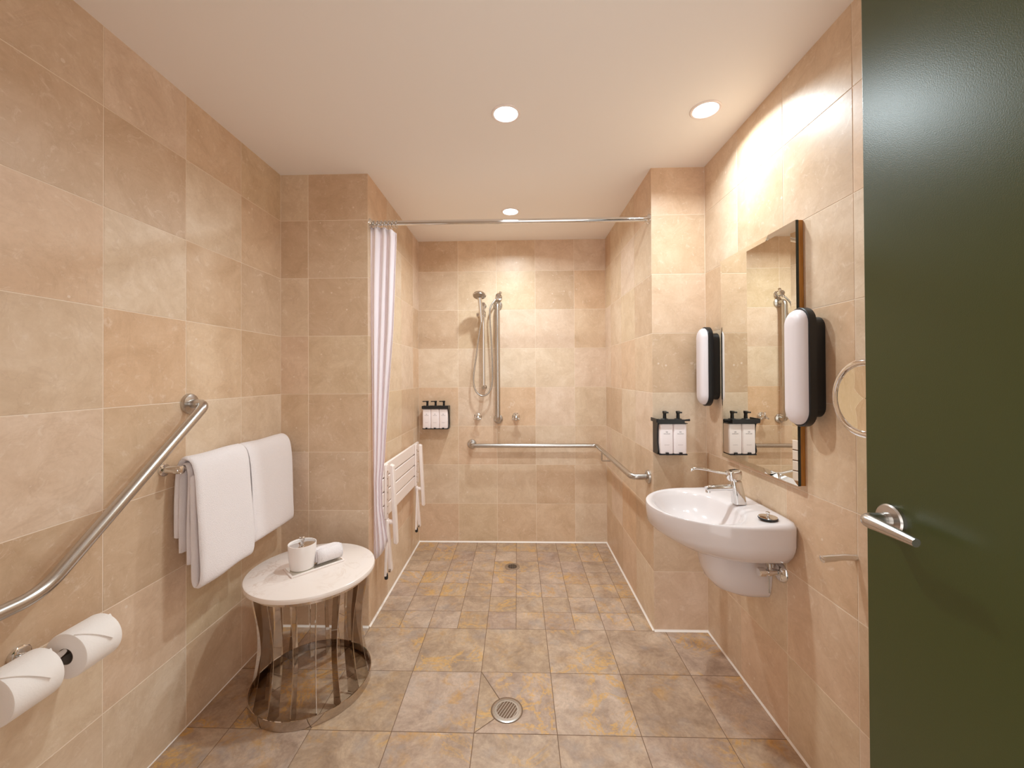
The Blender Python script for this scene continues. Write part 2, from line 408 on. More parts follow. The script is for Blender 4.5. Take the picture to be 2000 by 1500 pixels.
t = thing('grab_rail', (-.354, D2, .759), 'corner grab rail wrapping the back and right shower walls', 'grab rail')
zz = .759; yy = D2-.08; xx = xr-.09
pth = fillet([(-.354, D2-.004, zz), (-.354, yy, zz), (xx, yy, zz), (xx, 2.125, zz), (xr-.004, 2.125, zz)], .035, 8)
G().tube(pth, .0155, 18).build('rail', M['steel'], t)
g = G(); flange(g, (-.354, D2, zz), (0, -1, 0), .036); g.build('flange', M['steel'], t)
g = G(); flange(g, (xr, 2.125, zz), (-1, 0, 0), .036); g.build('flange', M['steel'], t)
b = G().tube(fillet([(xx, 2.87, zz-.01), (xx, 2.87, zz-.075), (xr-.002, 2.87, zz-.075)], .012, 5), .006, 10)
b.lathe((xr, 2.87, zz-.075), (-1, 0, 0), [(.016, 0), (.016, .005), (.008, .007)], 18).build('support_bracket', M['steel'], t)

# ---------------------------------------------------------------- towel rail and towels
zt = .969; xt = XL+.054
t = thing('towel_rail', (XL, 1.366, zt), 'short chrome towel rail on the left wall under the grab rail', 'towel rail')
G().tube([(xt, 1.350, zt), (xt, 2.018, zt)], .0095, 16).build('bar', M['chrome'], t)
for y in (1.366, 2.006):
    p = G().lathe((XL, y, zt), (1, 0, 0), [(.022, 0), (.022, .006), (.018, .008), (.0125, .009), (.0125, .050), (.0145, .052), (.0145, .068), (.011, .070)], 24)
    p.build('post', M['chrome'], t)
def sheet_outline(path, th):
    path = [Vector((p[0], p[1])) for p in path]; L, R = [], []
    for i, p in enumerate(path):
        d = (path[min(i+1, len(path)-1)]-path[max(i-1, 0)]).normalized(); n = Vector((-d.y, d.x))*th/2
        L.append(p+n); R.append(p-n)
    e0 = (path[0]-path[1]).normalized()*th*.45; e1 = (path[-1]-path[-2]).normalized()*th*.45
    return [path[0]+e0]+L+[path[-1]+e1]+list(reversed(R))
def drape(paths, y0, y1, seed, n=26):
    """stacked sheets of cloth: each path (x, z) extruded from y0 to y1 with soft rounded ends and gentle waves"""
    rnd = random.Random(seed); g = G(); ph = [rnd.uniform(0, 6) for _ in range(6)]
    for k, (path, th) in enumerate(paths):
        sm = spline([Vector((p[0], p[1], 0)) for p in path], 5)
        rings = []
        for i in range(n+1):
            s = i/n; ed = min(s, 1-s)*(y1-y0); sh = min(1.0, ed/(th*.6)); t_ = th*math.sqrt(max(.02, 1-(1-sh)**2))
            y = y0+(y1-y0)*s
            out = sheet_outline(sm, t_)
            rings.append([(p.x+.0022*math.sin(y*28+ph[0]+p.y*5)*min(1, max(0, (.97-p.y)*4)), y+.0025*math.sin(p.y*17+ph[1]+k), p.y+.0018*math.sin(y*23+ph[2])) for p in out])
        g.loft(rings)
    return g
xf = xt
tw1 = drape([([(xf+.025, .935), (xf+.026, .80), (xf+.028, .66), (xf+.031, .575), (xf+.045, .552), (xf+.061, .578), (xf+.059, .68), (xf+.051, .82), (xf+.042, .93), (xf+.028, .984), (xf, 1.001), (xf-.021, .982), (xf-.029, .93), (xf-.031, .84), (xf-.032, .725)], .016),
             ([(xf+.0135, .63), (xf+.0145, .80), (xf+.0150, .93), (xf+.0100, .973), (xf, .9815), (xf-.0095, .973), (xf-.0145, .93), (xf-.0145, .80), (xf-.0140, .672)], .0095)], 1.386, 1.672, 3)
tag(tw1.build('towel', M['towel'], origin=(xf, 1.53, zt), angle=60), 'long folded white towel on the left rail, the nearer and longer of two', 'towel', 'white towels on the left rail')
tw2 = drape([([(xf+.024, .935), (xf+.025, .80), (xf+.027, .66), (xf+.029, .605), (xf+.040, .588), (xf+.053, .607), (xf+.052, .69), (xf+.047, .82), (xf+.040, .93), (xf+.027, .982), (xf, .999), (xf-.021, .980), (xf-.029, .93), (xf-.031, .84), (xf-.032, .70)], .0155),
             ([(xf+.0130, .64), (xf+.0140, .80), (xf+.0145, .93), (xf+.0098, .972), (xf, .9810), (xf-.0095, .972), (xf-.0145, .93), (xf-.0145, .80), (xf-.0140, .69)], .0090)], 1.680, 1.992, 8)
tag(tw2.build('towel', M['towel'], origin=(xf, 1.83, zt), angle=60), 'shorter folded white towel at the far end of the left rail', 'towel', 'white towels on the left rail')

# ---------------------------------------------------------------- toilet roll holder and rolls
zr = .597; xrr = -1.135
t = thing('toilet_roll_holder', (XL, .960, zr+.012), 'chrome double toilet roll holder on the left wall', 'roll holder')
G().lathe((XL, .960, zr+.012), (1, 0, 0), [(.024, 0), (.024, .008), (.02, .011), (.010, .012)], 24).build('wall_plate', M['chrome'], t)
G().tube(fillet([(XL+.006, .960, zr+.012), (xrr, .960, zr+.012)], .01), .008, 14).build('arm', M['chrome'], t)
G().tube([(xrr, .825, zr+.006), (xrr, 1.082, zr+.006)], .0085, 14).build('spindle', M['chrome'], t)
def roll(ya, yb_, label):
    o = (xrr, ya, zr-.006); L = yb_-ya
    t = thing('toilet_roll', o, label, 'toilet roll', 'toilet rolls on the double holder')
    R, r = .057, .0205
    G().lathe(o, (0, 1, 0), [(r, 0), (R-.004, 0), (R-.001, .0015), (R, .005), (R, L-.005), (R-.001, L-.0015), (R-.004, L), (r, L), (r, 0)], 56, False, False).build('paper', M['paper'], t)
    G().lathe(o, (0, 1, 0), [(r, .0004), (r, L-.0004), (r-.0015, L-.0004), (r-.0015, .0004), (r, .0004)], 32, False, False).build('core', M['card'], t)
    # loose end of the paper folded to a point: a thin triangular flap lying on the front of the roll
    n = 12; top, bot = [], []
    th0, th1 = math.radians(68), math.radians(8)
    g = G()
    for rr in (R+.0006, R+.0032):
        row = []
        for i in range(n+1):
            s = i/n; th = th0+(th1-th0)*s; off = rr+(.0018*s if rr > R+.002 else 0)
            ya_, yb2 = o[1]+.001+(L*.66)*s, o[1]+L-.001-(L*.30)*s
            row.append([(o[0]+off*math.cos(th), ya_+(yb2-ya_)*k/4, o[2]+off*math.sin(th)) for k in range(5)])
        (top if rr > R+.002 else bot).extend(row)
    g.loft([bot[i]+list(reversed(top[i])) for i in range(n+1)])
    g.build('folded_end', M['paper'], t)
roll(.984, 1.076, 'white toilet roll on the far side of the double holder')
roll(.838, .936, 'white toilet roll cut by the left edge, nearest the viewer')

# ---------------------------------------------------------------- side table and what stands on it
tx, ty, tz, tr = -.866, 1.683, .487, .250
t = thing('side_table', (tx, ty, 0), 'round side table with white marble top on a waisted polished metal strip base', 'table')
G().lathe((tx, ty, tz-.022), (0, 0, 1), [(tr-.006, 0), (tr-.001, .003), (tr, .008), (tr, .014), (tr-.002, .0195), (tr-.006, .022)], 72).build('marble_top', M['marble'], t)
rb = .234
def band(g, z0, z1, r, th=.003):
    g.lathe((tx, ty, 0), (0, 0, 1), [(r, z0), (r, z1), (r-th, z1), (r-th, z0), (r, z0)], 72, False, False)
g = G(); band(g, .001, .036, rb); g.build('base_ring', M['smoke'], t)
g = G(); band(g, tz-.040, tz-.0225, rb-.008); g.build('top_ring', M['smoke'], t)
def prof(z):                                                           # outer radius of the waisted strips
    s = z/(tz-.022); return rb-.004-.030*math.sin(PI*min(1, s*1.02))**1.3-.004*s
NF = 16
for k in range(NF):
    a = 2*PI*(k+.35)/NF; ca, sa = math.cos(a), math.sin(a); rad = Vector((ca, sa, 0)); tan = Vector((-sa, ca, 0))
    rings = []
    for i in range(21):
        z = .003+(tz-.027)*i/20; ro = prof(z); wd = .056-.014*math.sin(PI*i/20); c0 = Vector((tx, ty, z))
        tw = tan*.0011
        rings.append([c0+rad*ro+tw, c0+rad*ro-tw, c0+rad*(ro-wd)-tw, c0+rad*(ro-wd)+tw])
    G().loft(rings).build('strip', M['smoke'], t, angle=50)

ax = Vector((.682, .731, 0)); pv = Vector((-.731, .682, 0)); tc = Vector((-.864, 1.697, tz))
def rrect(c, hx, hy, r, ux, uy, n=6):
    out = []
    for cx, cy, a0 in ((hx-r, hy-r, 0), (-hx+r, hy-r, 90), (-hx+r, -hy+r, 180), (hx-r, -hy+r, 270)):
        for k in range(n+1):
            a = math.radians(a0+90*k/n); out.append(c+ux*(cx+r*math.cos(a))+uy*(cy+r*math.sin(a)))
    return out
tray = thing('tray', tc, 'small rectangular mirrored tray on the marble table', 'tray')
G().prism(rrect(tc+Vector((0, 0, .0004)), .108, .052, .004, ax, pv), (0, 0, .006)).build('tray_base', M['white'], tray, bevel=.001)
G().prism(rrect(tc+Vector((0, 0, .0066)), .101, .045, .003, ax, pv), (0, 0, .0012)).build('mirror_plate', M['mirror'], tray)
cc = tc-ax*.048+pv*.004+Vector((0, 0, .0080))
can = thing('canister', cc, 'white ceramic canister with chrome lid standing on the tray', 'canister')
G().lathe(cc, (0, 0, 1), [(.001, 0), (.042, 0), (.046, .003), (.052, .05), (.0545, .099), (.0538, .1015), (.052, .1015), (.0505, .099), (.049, .06), (.001, .058)], 48, False, False).build('cup', M['cup'], can)
G().lathe(cc, (0, 0, 1), [(.001, .090), (.0498, .090), (.0502, .095), (.046, .0975), (.001, .0985)], 48, False, False).build('lid', M['chrome'], can)
G().lathe(cc, (0, 0, 1), [(.007, .098), (.006, .103), (.0065, .110), (.0105, .114), (.011, .125), (.009, .128), (.001, .1285)], 24).build('knob', M['chrome'], can)
wc = tc+ax*.052-pv*.002+Vector((0, 0, .0085))
g = G(); rings = []
for i in range(15):
    s = i/14; L = -.054+.108*s; ed = min(s, 1-s)*.108; q = min(1, .80+ed/.02*.2); ring = []
    for k in range(28):
        a = 2*PI*k/28; rr = .0325*q*(1+.02*math.sin(3*a+1))
        ring.append(wc+ax*L+pv*(rr*1.12*math.cos(a))+Vector((0, 0, .0325+.0325*q*math.sin(a))))
    rings.append(ring)
g.loft(rings)
cl = thing('rolled_washcloth', wc, 'rolled white face cloth lying on the tray beside the canister', 'cloth')
g.build('roll', M['towel'], cl, angle=60)
sp = []
for k in range(60):                                                    # the spiral of the rolled cloth, seen on its near end
    a = k/59*2*PI*2.6; rr = .0035+.0245*k/59
    sp.append(wc-ax*.0545+pv*(rr*1.12*math.cos(a))+Vector((0, 0, .0325+rr*math.sin(a))))
G().tube(sp, .0022, 6).build('spiral_edge', M['towel'], cl)
fe = []
for k in range(9):
    a = math.radians(-62+k*9); fe.append((wc, a))
g = G().loft([[wc+ax*L+pv*(-.0380*math.cos(math.radians(d)))+Vector((0, 0, .0325+.0345*math.sin(math.radians(d)))) for d in range(-50, 61, 10)] for L in (-.052, -.02, .02, .052)], False, False, False)
g.build('outer_flap', M['towel'], cl, solid=.004)

# ---------------------------------------------------------------- floor drains
def drain(x, y, z, r, label, n=7, ang=62, fine=False):
    t = thing('floor_drain', (x, y, z), label, 'drain')
    G().lathe((x, y, z), (0, 0, 1), [(r-.010, -.0012), (r-.010, .0016), (r-.002, .0016), (r, .0008), (r, -.0012)], 48, False, False).build('rim', M['steel'], t)
    G().lathe((x, y, z), (0, 0, 1), [(.001, -.0014), (r-.009, -.0014)], 40, False, False).build('well_shade', M['dark'], t)  # flat disc; the shade below the grate is put into its near-black colour
    a = math.radians(ang); u = Vector((math.cos(a), math.sin(a), 0)); v = Vector((-u.y, u.x, 0)); ri = r-.0095
    ring = G().lathe((x, y, z), (0, 0, 1), [(r-.0185, -.001), (r-.0185, .0012), (r-.0105, .0012), (r-.0105, -.001), (r-.0185, -.001)], 40, False, False)
    ring.build('grate_ring', M['steel'], t)
    for k in range(n):
        o = (k-(n-1)/2)*2*(ri-.008)/n; hl = math.sqrt(max(1e-6, (ri-.005)**2-o*o))
        G().obox(Vector((x, y, z))+v*o, u*hl, v*(ri/n*.24), (0, 0, .0011)).build('grate_bar', M['steel'], t, smooth=False)
drain(DR[0], DR[1], 0, .058, 'round slotted steel floor drain in the front of the floor', 8, 62)
drain(-.040, 2.731, .0016, .050, 'smaller dark floor drain in the middle of the shower', 9, 90)

# ---------------------------------------------------------------- shower curtain rod and curtain
ry, rz = 2.092, 2.089
t = thing('curtain_rod', (xl, ry, rz), 'straight chrome shower curtain rod across the recess', 'curtain rod')
G().tube([(xl+.003, ry, rz), (xr-.003, ry, rz)], .0125, 18).build('rod', M['chrome'], t)
for x, d in ((xl, 1), (xr, -1)):
    G().lathe((x, ry, rz), (d, 0, 0), [(.026, 0), (.026, .004), (.021, .010), (.016, .014), (.016, .022), (.013, .023)], 24).build('end_flange', M['chrome'], t)
cu = thing('shower_curtain', (-.70, ry, rz), 'white shower curtain gathered at the left end of the rod', 'curtain')
def interp(tab, z):
    for (z0, v0), (z1, v1) in zip(tab, tab[1:]):
        if z0 >= z >= z1: return v0+(v1-v0)*(z0-z)/(z0-z1)
    return tab[-1][1]
RT = [(2.08, -.634), (2.03, -.628), (1.54, -.648), (1.22, -.672), (.85, -.698), (.74, -.712), (.60, -.712), (.42, -.684), (.2, -.684)]
NZ, NS, NFO = 40, 120, 3.5
rows = []
for i in range(NZ+1):
    row = []
    for j in range(NS+1):
        s = j/NS; zbot = .325+.10*s**2; ztop = 2.076-.034*s**3-.006*abs(math.sin(PI*NFO*s)); z = ztop+(zbot-ztop)*(i/NZ)
        L = -.765+.003*math.sin(z*3); Rr = interp(RT, z); q = (2.07-z)/1.7
        amp = .0100-.0030*q; ph = .5*math.sin(z*1.7)+.25*math.sin(z*4+s*5)
        x = L+(Rr-L)*(s+.010*math.sin(4*PI*NFO*s+1.3+z)); y = ry+.006+.014*q+amp*math.sin(2*PI*NFO*s+ph)+.004*math.sin(2*PI*1.3*s+z*2)
        row.append((x, y, z))
    rows.append(row)
G().loft(rows, False, False, False).build('cloth', M['curtain'], cu, solid=.0016, angle=80)
for k in range(7):
    x = -.748+.020*k; ring = [Vector((x+.003*math.sin(a*1.0), ry+.019*math.cos(a), rz-.006+.021*math.sin(a))) for a in [2*PI*i/20 for i in range(20)]]
    g = G(); rr = []
    for i in range(20):
        c = ring[i]; rd = (c-Vector((x, ry, rz-.006))).normalized(); rr.append([c+rd*.0022*math.cos(b)+Vector((1, 0, 0))*.0022*math.sin(b) for b in [2*PI*j/6 for j in range(6)]])
    rr.append(rr[0]); g.loft(rr, False, False).build('ring', M['chrome'], cu)

# ---------------------------------------------------------------- folding shower seat on the left recess wall
st = thing('folding_shower_seat', (xl, 2.55, .52), 'white slatted fold-down shower seat folded up against the left recess wall', 'seat')
ya, yb_ = 2.15, 2.965
zs0, zs1 = .505, .808; n = 4; hgt = (zs1-zs0)/n
for k in range(n):
    z0 = zs0+k*hgt+.0035; z1 = zs0+(k+1)*hgt-.0035
    G().box((xl+.024, ya, z0), (xl+.040, yb_, z1)).build('slat', M['white'], st, bevel=.004)
for y in (2.205, 2.855):
    u = G().box((xl+.0405, y-.020, zs0+.003), (xl+.052, y+.020, zs1-.004))
    up = u.build('upright', M['white'], st, bevel=.003)
    for k in range(7):
        G().lathe((xl+.0515, y, zs0+.03+k*.038), (1, 0, 0), [(.005, 0), (.005, .0012), (.003, .0014)], 12).build('screw', M['steel'], up)
    G().box((xl+.0006, y-.022, .70), (xl+.0238, y+.022, .79)).build('wall_bracket', M['white'], st, bevel=.003)
    # folded leg hanging in front, its cross pin, and the wall strut with rubber foot
    g = G(); g.obox((xl+.086, y+.010, .585), (.010, 0, -.004), (0, .019, 0), (-.010, 0, .215))
    leg = g.build('leg', M['white'], st, bevel=.004)
    G().tube([(xl+.045, y+.004, .488), (xl+.098, y+.004, .488)], .013, 14).build('hinge_pin', M['white'], st)
    g = G(); g.obox((xl+.060, y-.004, .365), (.009, 0, .002), (0, .015, 0), (-.010, 0, .142))
    sr = g.build('strut', M['white'], st, bevel=.003)
    G().obox((xl+.060, y-.045, .365), (.006, 0, 0), (0, .007, 0), (0, .018, .142)).build('brace', M['white'], st, bevel=.002)
    G().lathe((xl+.066, y-.022, .232), (1, 0, 0), [(.009, 0), (.009, .008), (.006, .010)], 14).build('pivot_screw', M['steel'], st)
    G().lathe((xl+.062, y-.055, .222), (0, 0, -1), [(.008, -.012), (.0095, 0), (.0095, .016), (.007, .019)], 14).build('rubber_foot', M['rubber'], st)
G().tube([(xl+.012, ya+.03, .745), (xl+.012, yb_-.03, .745)], .010, 14).build('hinge_tube', M['white'], st)

# ---------------------------------------------------------------- hand shower on its rail
sx, sy = -.2555, D2-.062
t = thing('hand_shower', (sx, D2, 1.5), 'chrome hand shower on a vertical slide rail with looped hose', 'shower')
G().tube([(sx, sy, 1.185), (sx, sy, 1.845)], .0125, 18).build('slide_rail', M['chrome'], t)
for z in (1.200, 1.828):
    G().lathe((sx, D2, z), (0, -1, 0), [(.020, 0), (.020, .006), (.013, .010), (.012, .050), (.015, .054), (.0155, .076), (.012, .079)], 20).build('rail_bracket', M['chrome'], t)
g = G().lathe((sx, sy, 1.733), (0, 0, 1), [(.018, 0), (.0195, .003), (.0195, .037), (.018, .04)], 20)
g.lathe((sx-.015, sy-.002, 1.752), (-1, 0, 0), [(.010, 0), (.010, .018), (.015, .020), (.015, .036), (.012, .038)], 18)
g.lathe((sx, sy-.012, 1.748), (0, -1, .25), [(.012, 0), (.013, .02), (.018, .03), (.018, .055), (.014, .058)], 18)
g.build('slider', M['chrome'], t)
hb = Vector((sx-.010, sy-.052, 1.690)); ht = Vector((sx-.020, sy-.088, 1.868))
pts = spline([hb, hb.lerp(ht, .35), hb.lerp(ht, .75)+Vector((0, .006, 0)), ht+Vector((0, .004, 0))], 5)
hd = [.0115+(.0175-.0115)*i/(len(pts)-1) for i in range(len(pts))]
G().tube(pts, hd, 16).build('handle', M['chrome'], t)
fn = Vector((0, -.35, -.94)).normalized()
hp = G().lathe(ht+Vector((0, -.016, .016)), fn, [(.004, -.020), (.026, -.016), (.044, -.006), (.050, .004), (.050, .009), (.046, .012)], 36).build('shower_head', M['chrome'], t)
G().lathe(ht+Vector((0, -.016, .016)), fn, [(.0445, .0122), (.0445, .0145), (.001, .0150)], 36).build('spray_face', M['steel'], hp)
hose = spline([hb+Vector((0, .001, .006)), (sx-.030, sy-.040, 1.60), (sx-.058, sy-.010, 1.42), (sx-.078, sy, 1.27), (sx-.062, sy, 1.175), (sx-.012, sy, 1.134), (sx+.042, sy, 1.165), (sx+.066, sy, 1.26), (sx+.062, sy-.004, 1.50), (sx+.050, sy-.006, 1.73), (sx+.056, sy-.004, 1.81), (sx+.088, D2-.055, 1.862), (sx+.108, D2-.045, 1.880)], 8)
G().tube(hose, .0064, 12).build('hose', M['steel'], t)
t = thing('wall_elbow', (-.140, D2, 1.895), 'chrome hose outlet elbow on the wall above the vertical grab rail', 'shower outlet')
G().lathe((-.140, D2, 1.895), (0, -1, 0), [(.028, 0), (.028, .006), (.024, .011), (.014, .013), (.014, .04)], 24).build('cover_plate', M['chrome'], t)
g = G().lathe((-.140, D2-.040, 1.895), (0, -1, 0), [(.018, -.010), (.021, 0), (.021, .022), (.015, .028)], 20)
g.tube([(-.140, D2-.045, 1.893), (-.150, D2-.050, 1.880), (-.158, D2-.052, 1.866)], [.0135, .0125, .0105], 14)
g.lathe((-.128, D2-.052, 1.915), (.5, -.5, .6), [(.011, -.01), (.012, .012), (.009, .016)], 14).build('outlet', M['chrome'], t)

# ---------------------------------------------------------------- shower taps
def wall_tap(x, z, label):
    t = thing('wall_tap', (x, D2, z), label, 'tap', 'chrome shower taps')
    G().lathe((x, D2, z), (0, -1, 0), [(.031, 0), (.031, .004), (.025, .012), (.013, .016), (.0115, .034)], 28).build('cover_plate', M['chrome'], t)
    g = G().lathe((x, D2-.032, z), (0, -1, 0), [(.012, 0), (.0165, .004), (.0165, .024), (.013, .029), (.005, .031)], 22)
    for k in range(3):
        a = PI/2+2*PI*k/3; d = Vector((math.cos(a), 0, math.sin(a)))
        c = Vector((x, D2-.047, z)); g.tube([c+d*.010, c+d*.028, c+d*.035], [.0068, .0074, .0055], 10)
    g.build('handle', M['chrome'], t)
wall_tap(-.306, .972, 'left chrome shower tap below the hand shower hose')
wall_tap(-.012, .970, 'right chrome shower tap, right of the vertical grab rail')

# ---------------------------------------------------------------- soap dispensers
def bottle(x, y, z, wx, wy, hz, pump, label, group):
    """x, y: centre; z: foot; pump: direction of the nozzle"""
    c = Vector((x, y, z)); X, Y = Vector((1, 0, 0)), Vector((0, 1, 0))
    t = thing('pump_bottle', c, label, 'bottle', group)
    g = G(); r = .008
    g.loft([rrect(c+Vector((0, 0, h)), wx/2-i, wy/2-i, r, X, Y) for h, i in ((0, .003), (.002, .0008), (.005, 0), (hz-.006, 0), (hz-.002, .001), (hz, .004))])
    g.build('body', M['bottle'], t)
    p = G().lathe(c+Vector((0, 0, hz+.0003)), (0, 0, 1), [(.019, 0), (.019, .020), (.016, .0225), (.0085, .023), (.0075, .045), (.0095, .049), (.0105, .056), (.0095, .060)], 24)
    a = c+Vector((0, 0, hz+.056)); d = Vector(pump); s = d.cross(Vector((0, 0, 1)))
    p.obox(a+d*.017-Vector((0, 0, .0005)), d*.019, s*.0065, (0, 0, .0035))
    p.build('pump', M['black'], t, bevel=.001)
    # faint print: an emblem of three leaves over a short line of lettering, and a thin line below
    f = y-wy/2-.0003; g = G()
    for k in (-1, 0, 1):
        q = Vector((x+k*.0026, f, z+hz*.735)); g.prism([q+Vector((0, 0, -.0042)), q+Vector((.0011+k*.001, 0, 0)), q+Vector((k*.0016, 0, .0042-abs(k)*.0014)), q+Vector((-.0011+k*.001, 0, 0))], (0, -.0003, 0))
    g.build('emblem', M['print'], t, smooth=False); g = G()
    rnd = random.Random(5); xx_ = -.0145
    while xx_ < .0140:
        wd = rnd.choice((.0010, .0016, .0020)); hh = rnd.choice((.0016, .0022, .0022, .0029))
        g.box((x+xx_, f-.0003, z+hz*.665), (x+xx_+wd, f, z+hz*.665+hh)); xx_ += wd+.0009
    g.build('lettering', M['print'], t, smooth=False)
    G().box((x-.012, f-.0003, z+hz*.30), (x+.012, f, z+hz*.30+.0007)).build('label_line', M['print'], t, smooth=False)
    return t
# three in the shower
y0_, zf = 3.072, .890; wx = .0622
xs = [-.688, -.6245, -.561]
t = thing('dispenser_holder', (-.6245, D2, .96), 'black wall bracket holding three soap bottles in the shower', 'soap holder')
G().box((-.722, D2-.022, .882), (-.527, D2-.0005, 1.058)).build('back_plate', M['black'], t, bevel=.002)
g = G().box((-.7225, 3.037, 1.0385), (-.522, 3.108, 1.0415))
for k in range(2):
    pass
g.box((-.7225, 3.0335, 1.0385), (-.522, 3.0365, 1.060)).box((-.7225, 3.0365, 1.0420), (-.7195, D2-.022, 1.060)).box((-.525, 3.0365, 1.0420), (-.522, D2-.022, 1.060))
g.build('top_bar', M['black'], t, smooth=False)
G().prism([(-.5265, D2-.004, .886), (-.5265, D2-.004, 1.058), (-.5265, 3.045, 1.038), (-.5265, 3.080, .99), (-.5265, 3.085, .92), (-.5265, 3.060, .886)], (.004, 0, 0)).build('side_plate', M['black'], t, smooth=False)
G().box((-.720, 3.042, .8845), (-.5265, D2-.022, .8893)).build('foot_plate', M['black'], t, smooth=False)
for x in xs: G().box((x-.007, 3.0345, .885), (x+.007, 3.0405, .897)).build('locking_tab', M['black'], t, smooth=False)
for x, nm in zip(xs, ('leftmost', 'middle', 'rightmost')):
    bottle(x, y0_, zf, wx, .060, .148, (-1, 0, 0), 'white pump bottle, %s of the three in the shower bracket' % nm, 'soap bottles in the shower')
# two on the right pier
xs2 = [.7235, .7885]; yc = 2.012; zf2 = .904
t = thing('dispenser_holder', (.755, D1, .975), 'black wall bracket holding two soap bottles on the pier beside the basin', 'soap holder')
G().box((.690, D1-.020, .896), (.823, D1-.0005, 1.066)).build('back_plate', M['black'], t, bevel=.002)
g = G().box((.686, 1.979, 1.0505), (.822, 2.043, 1.0535)).box((.676, 1.975, 1.0535), (.806, 1.979, 1.072)).box((.672, 1.979, 1.0575), (.676, D1-.001, 1.075))
g.build('top_bar', M['black'], t, smooth=False)
G().tube([(.806, 1.990, 1.066), (.836, 1.990, 1.068)], [.004, .0055], 10).build('release_pin', M['black'], t)
G().prism([(.682, D1-.002, .900), (.682, D1-.002, 1.060), (.682, 1.985, 1.074), (.682, 2.000, 1.03), (.682, 2.006, .96), (.682, 1.990, .918), (.682, 2.000, .900)], (.0045, 0, 0)).build('side_plate', M['black'], t, smooth=False)
G().box((.688, 1.984, .8985), (.822, D1-.020, .9033)).build('foot_plate', M['black'], t, smooth=False)
for x in xs2: G().box((x-.007, 1.977, .8995), (x+.007, 1.9835, .912)).build('locking_tab', M['black'], t, smooth=False)
bottle(xs2[0], yc, zf2, .0635, .056, .146, (0, -1, 0), 'white pump bottle, left one of the pair beside the basin', 'soap bottles beside the basin')
bottle(xs2[1], yc, zf2, .0635, .056, .146, (0, -1, 0), 'white pump bottle, right one of the pair beside the basin', 'soap bottles beside the basin')

# ---------------------------------------------------------------- wash basin
bc = Vector((.79, 1.628))
t = thing('wash_basin', (XR, 1.628, .60), 'white wall-hung ceramic wash basin with rounded front', 'basin')
NB = 72
def rad_outer(c, s):
    if c <= 0: return 1/math.sqrt((c/.272)**2+(s/.245)**2)
    return (abs(c/(XR-.79))**16+abs(s/.245)**16)**(-1/16.)
def rad_bowl(c, s):
    a = .155 if c <= 0 else .140; return (abs(c/a)**2.1+abs(s/.205)**2.1)**(-1/2.1)
bb = Vector((.705, 1.628))
outer = [bc+Vector((math.cos(a), math.sin(a)))*rad_outer(math.cos(a), math.sin(a)) for a in [2*PI*k/NB for k in range(NB)]]
bowl = []
for p in outer:
    d = p-bb; l = d.length; bowl.append(bb+d/l*rad_bowl(d.x/l, d.y/l))
wc_ = Vector((XR, 1.628))
def ringO(s, z, sx_=None):
    return [(XR+(p.x-XR)*(s if sx_ is None else sx_), 1.628+(p.y-1.628)*s, z) for p in outer]
def ringB(s, z, dz=None):
    return [(bb.x+(p.x-bb.x)*s, bb.y+(p.y-bb.y)*s, z) for p in bowl]
def deck(f, z):
    return [(p.x+(q.x-p.x)*f, p.y+(q.y-p.y)*f, z+.010*max(0, (p.x+(q.x-p.x)*f-.80)/.15)) for p, q in zip(outer, bowl)]
rings = [ringO(.05, .606), ringO(.45, .606, .40), ringO(.62, .612, .58), ringO(.80, .634, .75), ringO(.92, .664, .875), ringO(.975, .686, .955), ringO(.993, .702, .988), ringO(.998, .740, .997), ringO(1, .760), ringO(.998, .768)]
rings += [deck(.06, .7735), deck(.16, .7745), deck(.60, .7725), deck(.86, .7705), ringB(1.0, .7665), ringB(.975, .762), ringB(.93, .750), ringB(.84, .722), ringB(.74, .700), ringB(.58, .680), ringB(.32, .668), ringB(.10, .665)]
G().loft(rings).build('bowl', M['ceramic'], t, angle=60)
G().lathe((bb.x, bb.y, .6655), (0, 0, 1), [(.024, 0), (.024, .002), (.019, .003), (.017, .0005)], 28).build('waste', M['chrome'], t)
# shroud hiding the trap
g = G(); rg = []
for z, xfr, hw in ((.440, .86, .052), (.443, .825, .062), (.460, .775, .072), (.495, .742, .080), (.535, .725, .085), (.580, .717, .087), (.610, .716, .087), (.640, .714, .087)):
    row = []
    for k in range(25):
        a = -PI/2+PI*k/24; c, s = math.cos(a), math.sin(a); e_ = .55
        row.append((XR-.001-(XR-.001-xfr)*(abs(c)**e_), 1.628+hw*math.copysign(abs(s)**.8, s), z))
    rg.append(row)
g.loft(rg).build('shroud', M['ceramic'], t, angle=50)

# tap on the basin
tb = Vector((.872, 1.625, .7805))
t = thing('mixer_tap', tb, 'chrome basin mixer tap with a long thin lever', 'tap')
g = G(); rg = []
for h, dx, wx_, wy_ in ((0, 0, .024, .021), (.006, -.0005, .0235, .0205), (.03, -.004, .0225, .020), (.06, -.009, .022, .0195), (.085, -.014, .0215, .019), (.090, -.015, .020, .0175)):
    rg.append(rrect(tb+Vector((dx, 0, h)), wx_, wy_, .012, Vector((1, 0, 0)), Vector((0, 1, 0)), 5))
g.loft(rg).build('body', M['chrome'], t)
sp0 = tb+Vector((-.020, 0, .062))
G().tube([sp0+Vector((.012, 0, .0)), sp0, sp0+Vector((-.05, 0, -.001)), sp0+Vector((-.098, 0, -.004)), sp0+Vector((-.108, 0, -.006))], [.013, .0135, .0125, .012, .0105], 18).build('spout', M['chrome'], t)
G().lathe(sp0+Vector((-.099, 0, -.010)), (-.1, 0, -1), [(.0095, 0), (.0095, .010), (.007, .011)], 18).build('aerator', M['chrome'], t)
hx = tb+Vector((-.016, 0, .0905)); axh = Vector((-.16, 0, 1)).normalized()
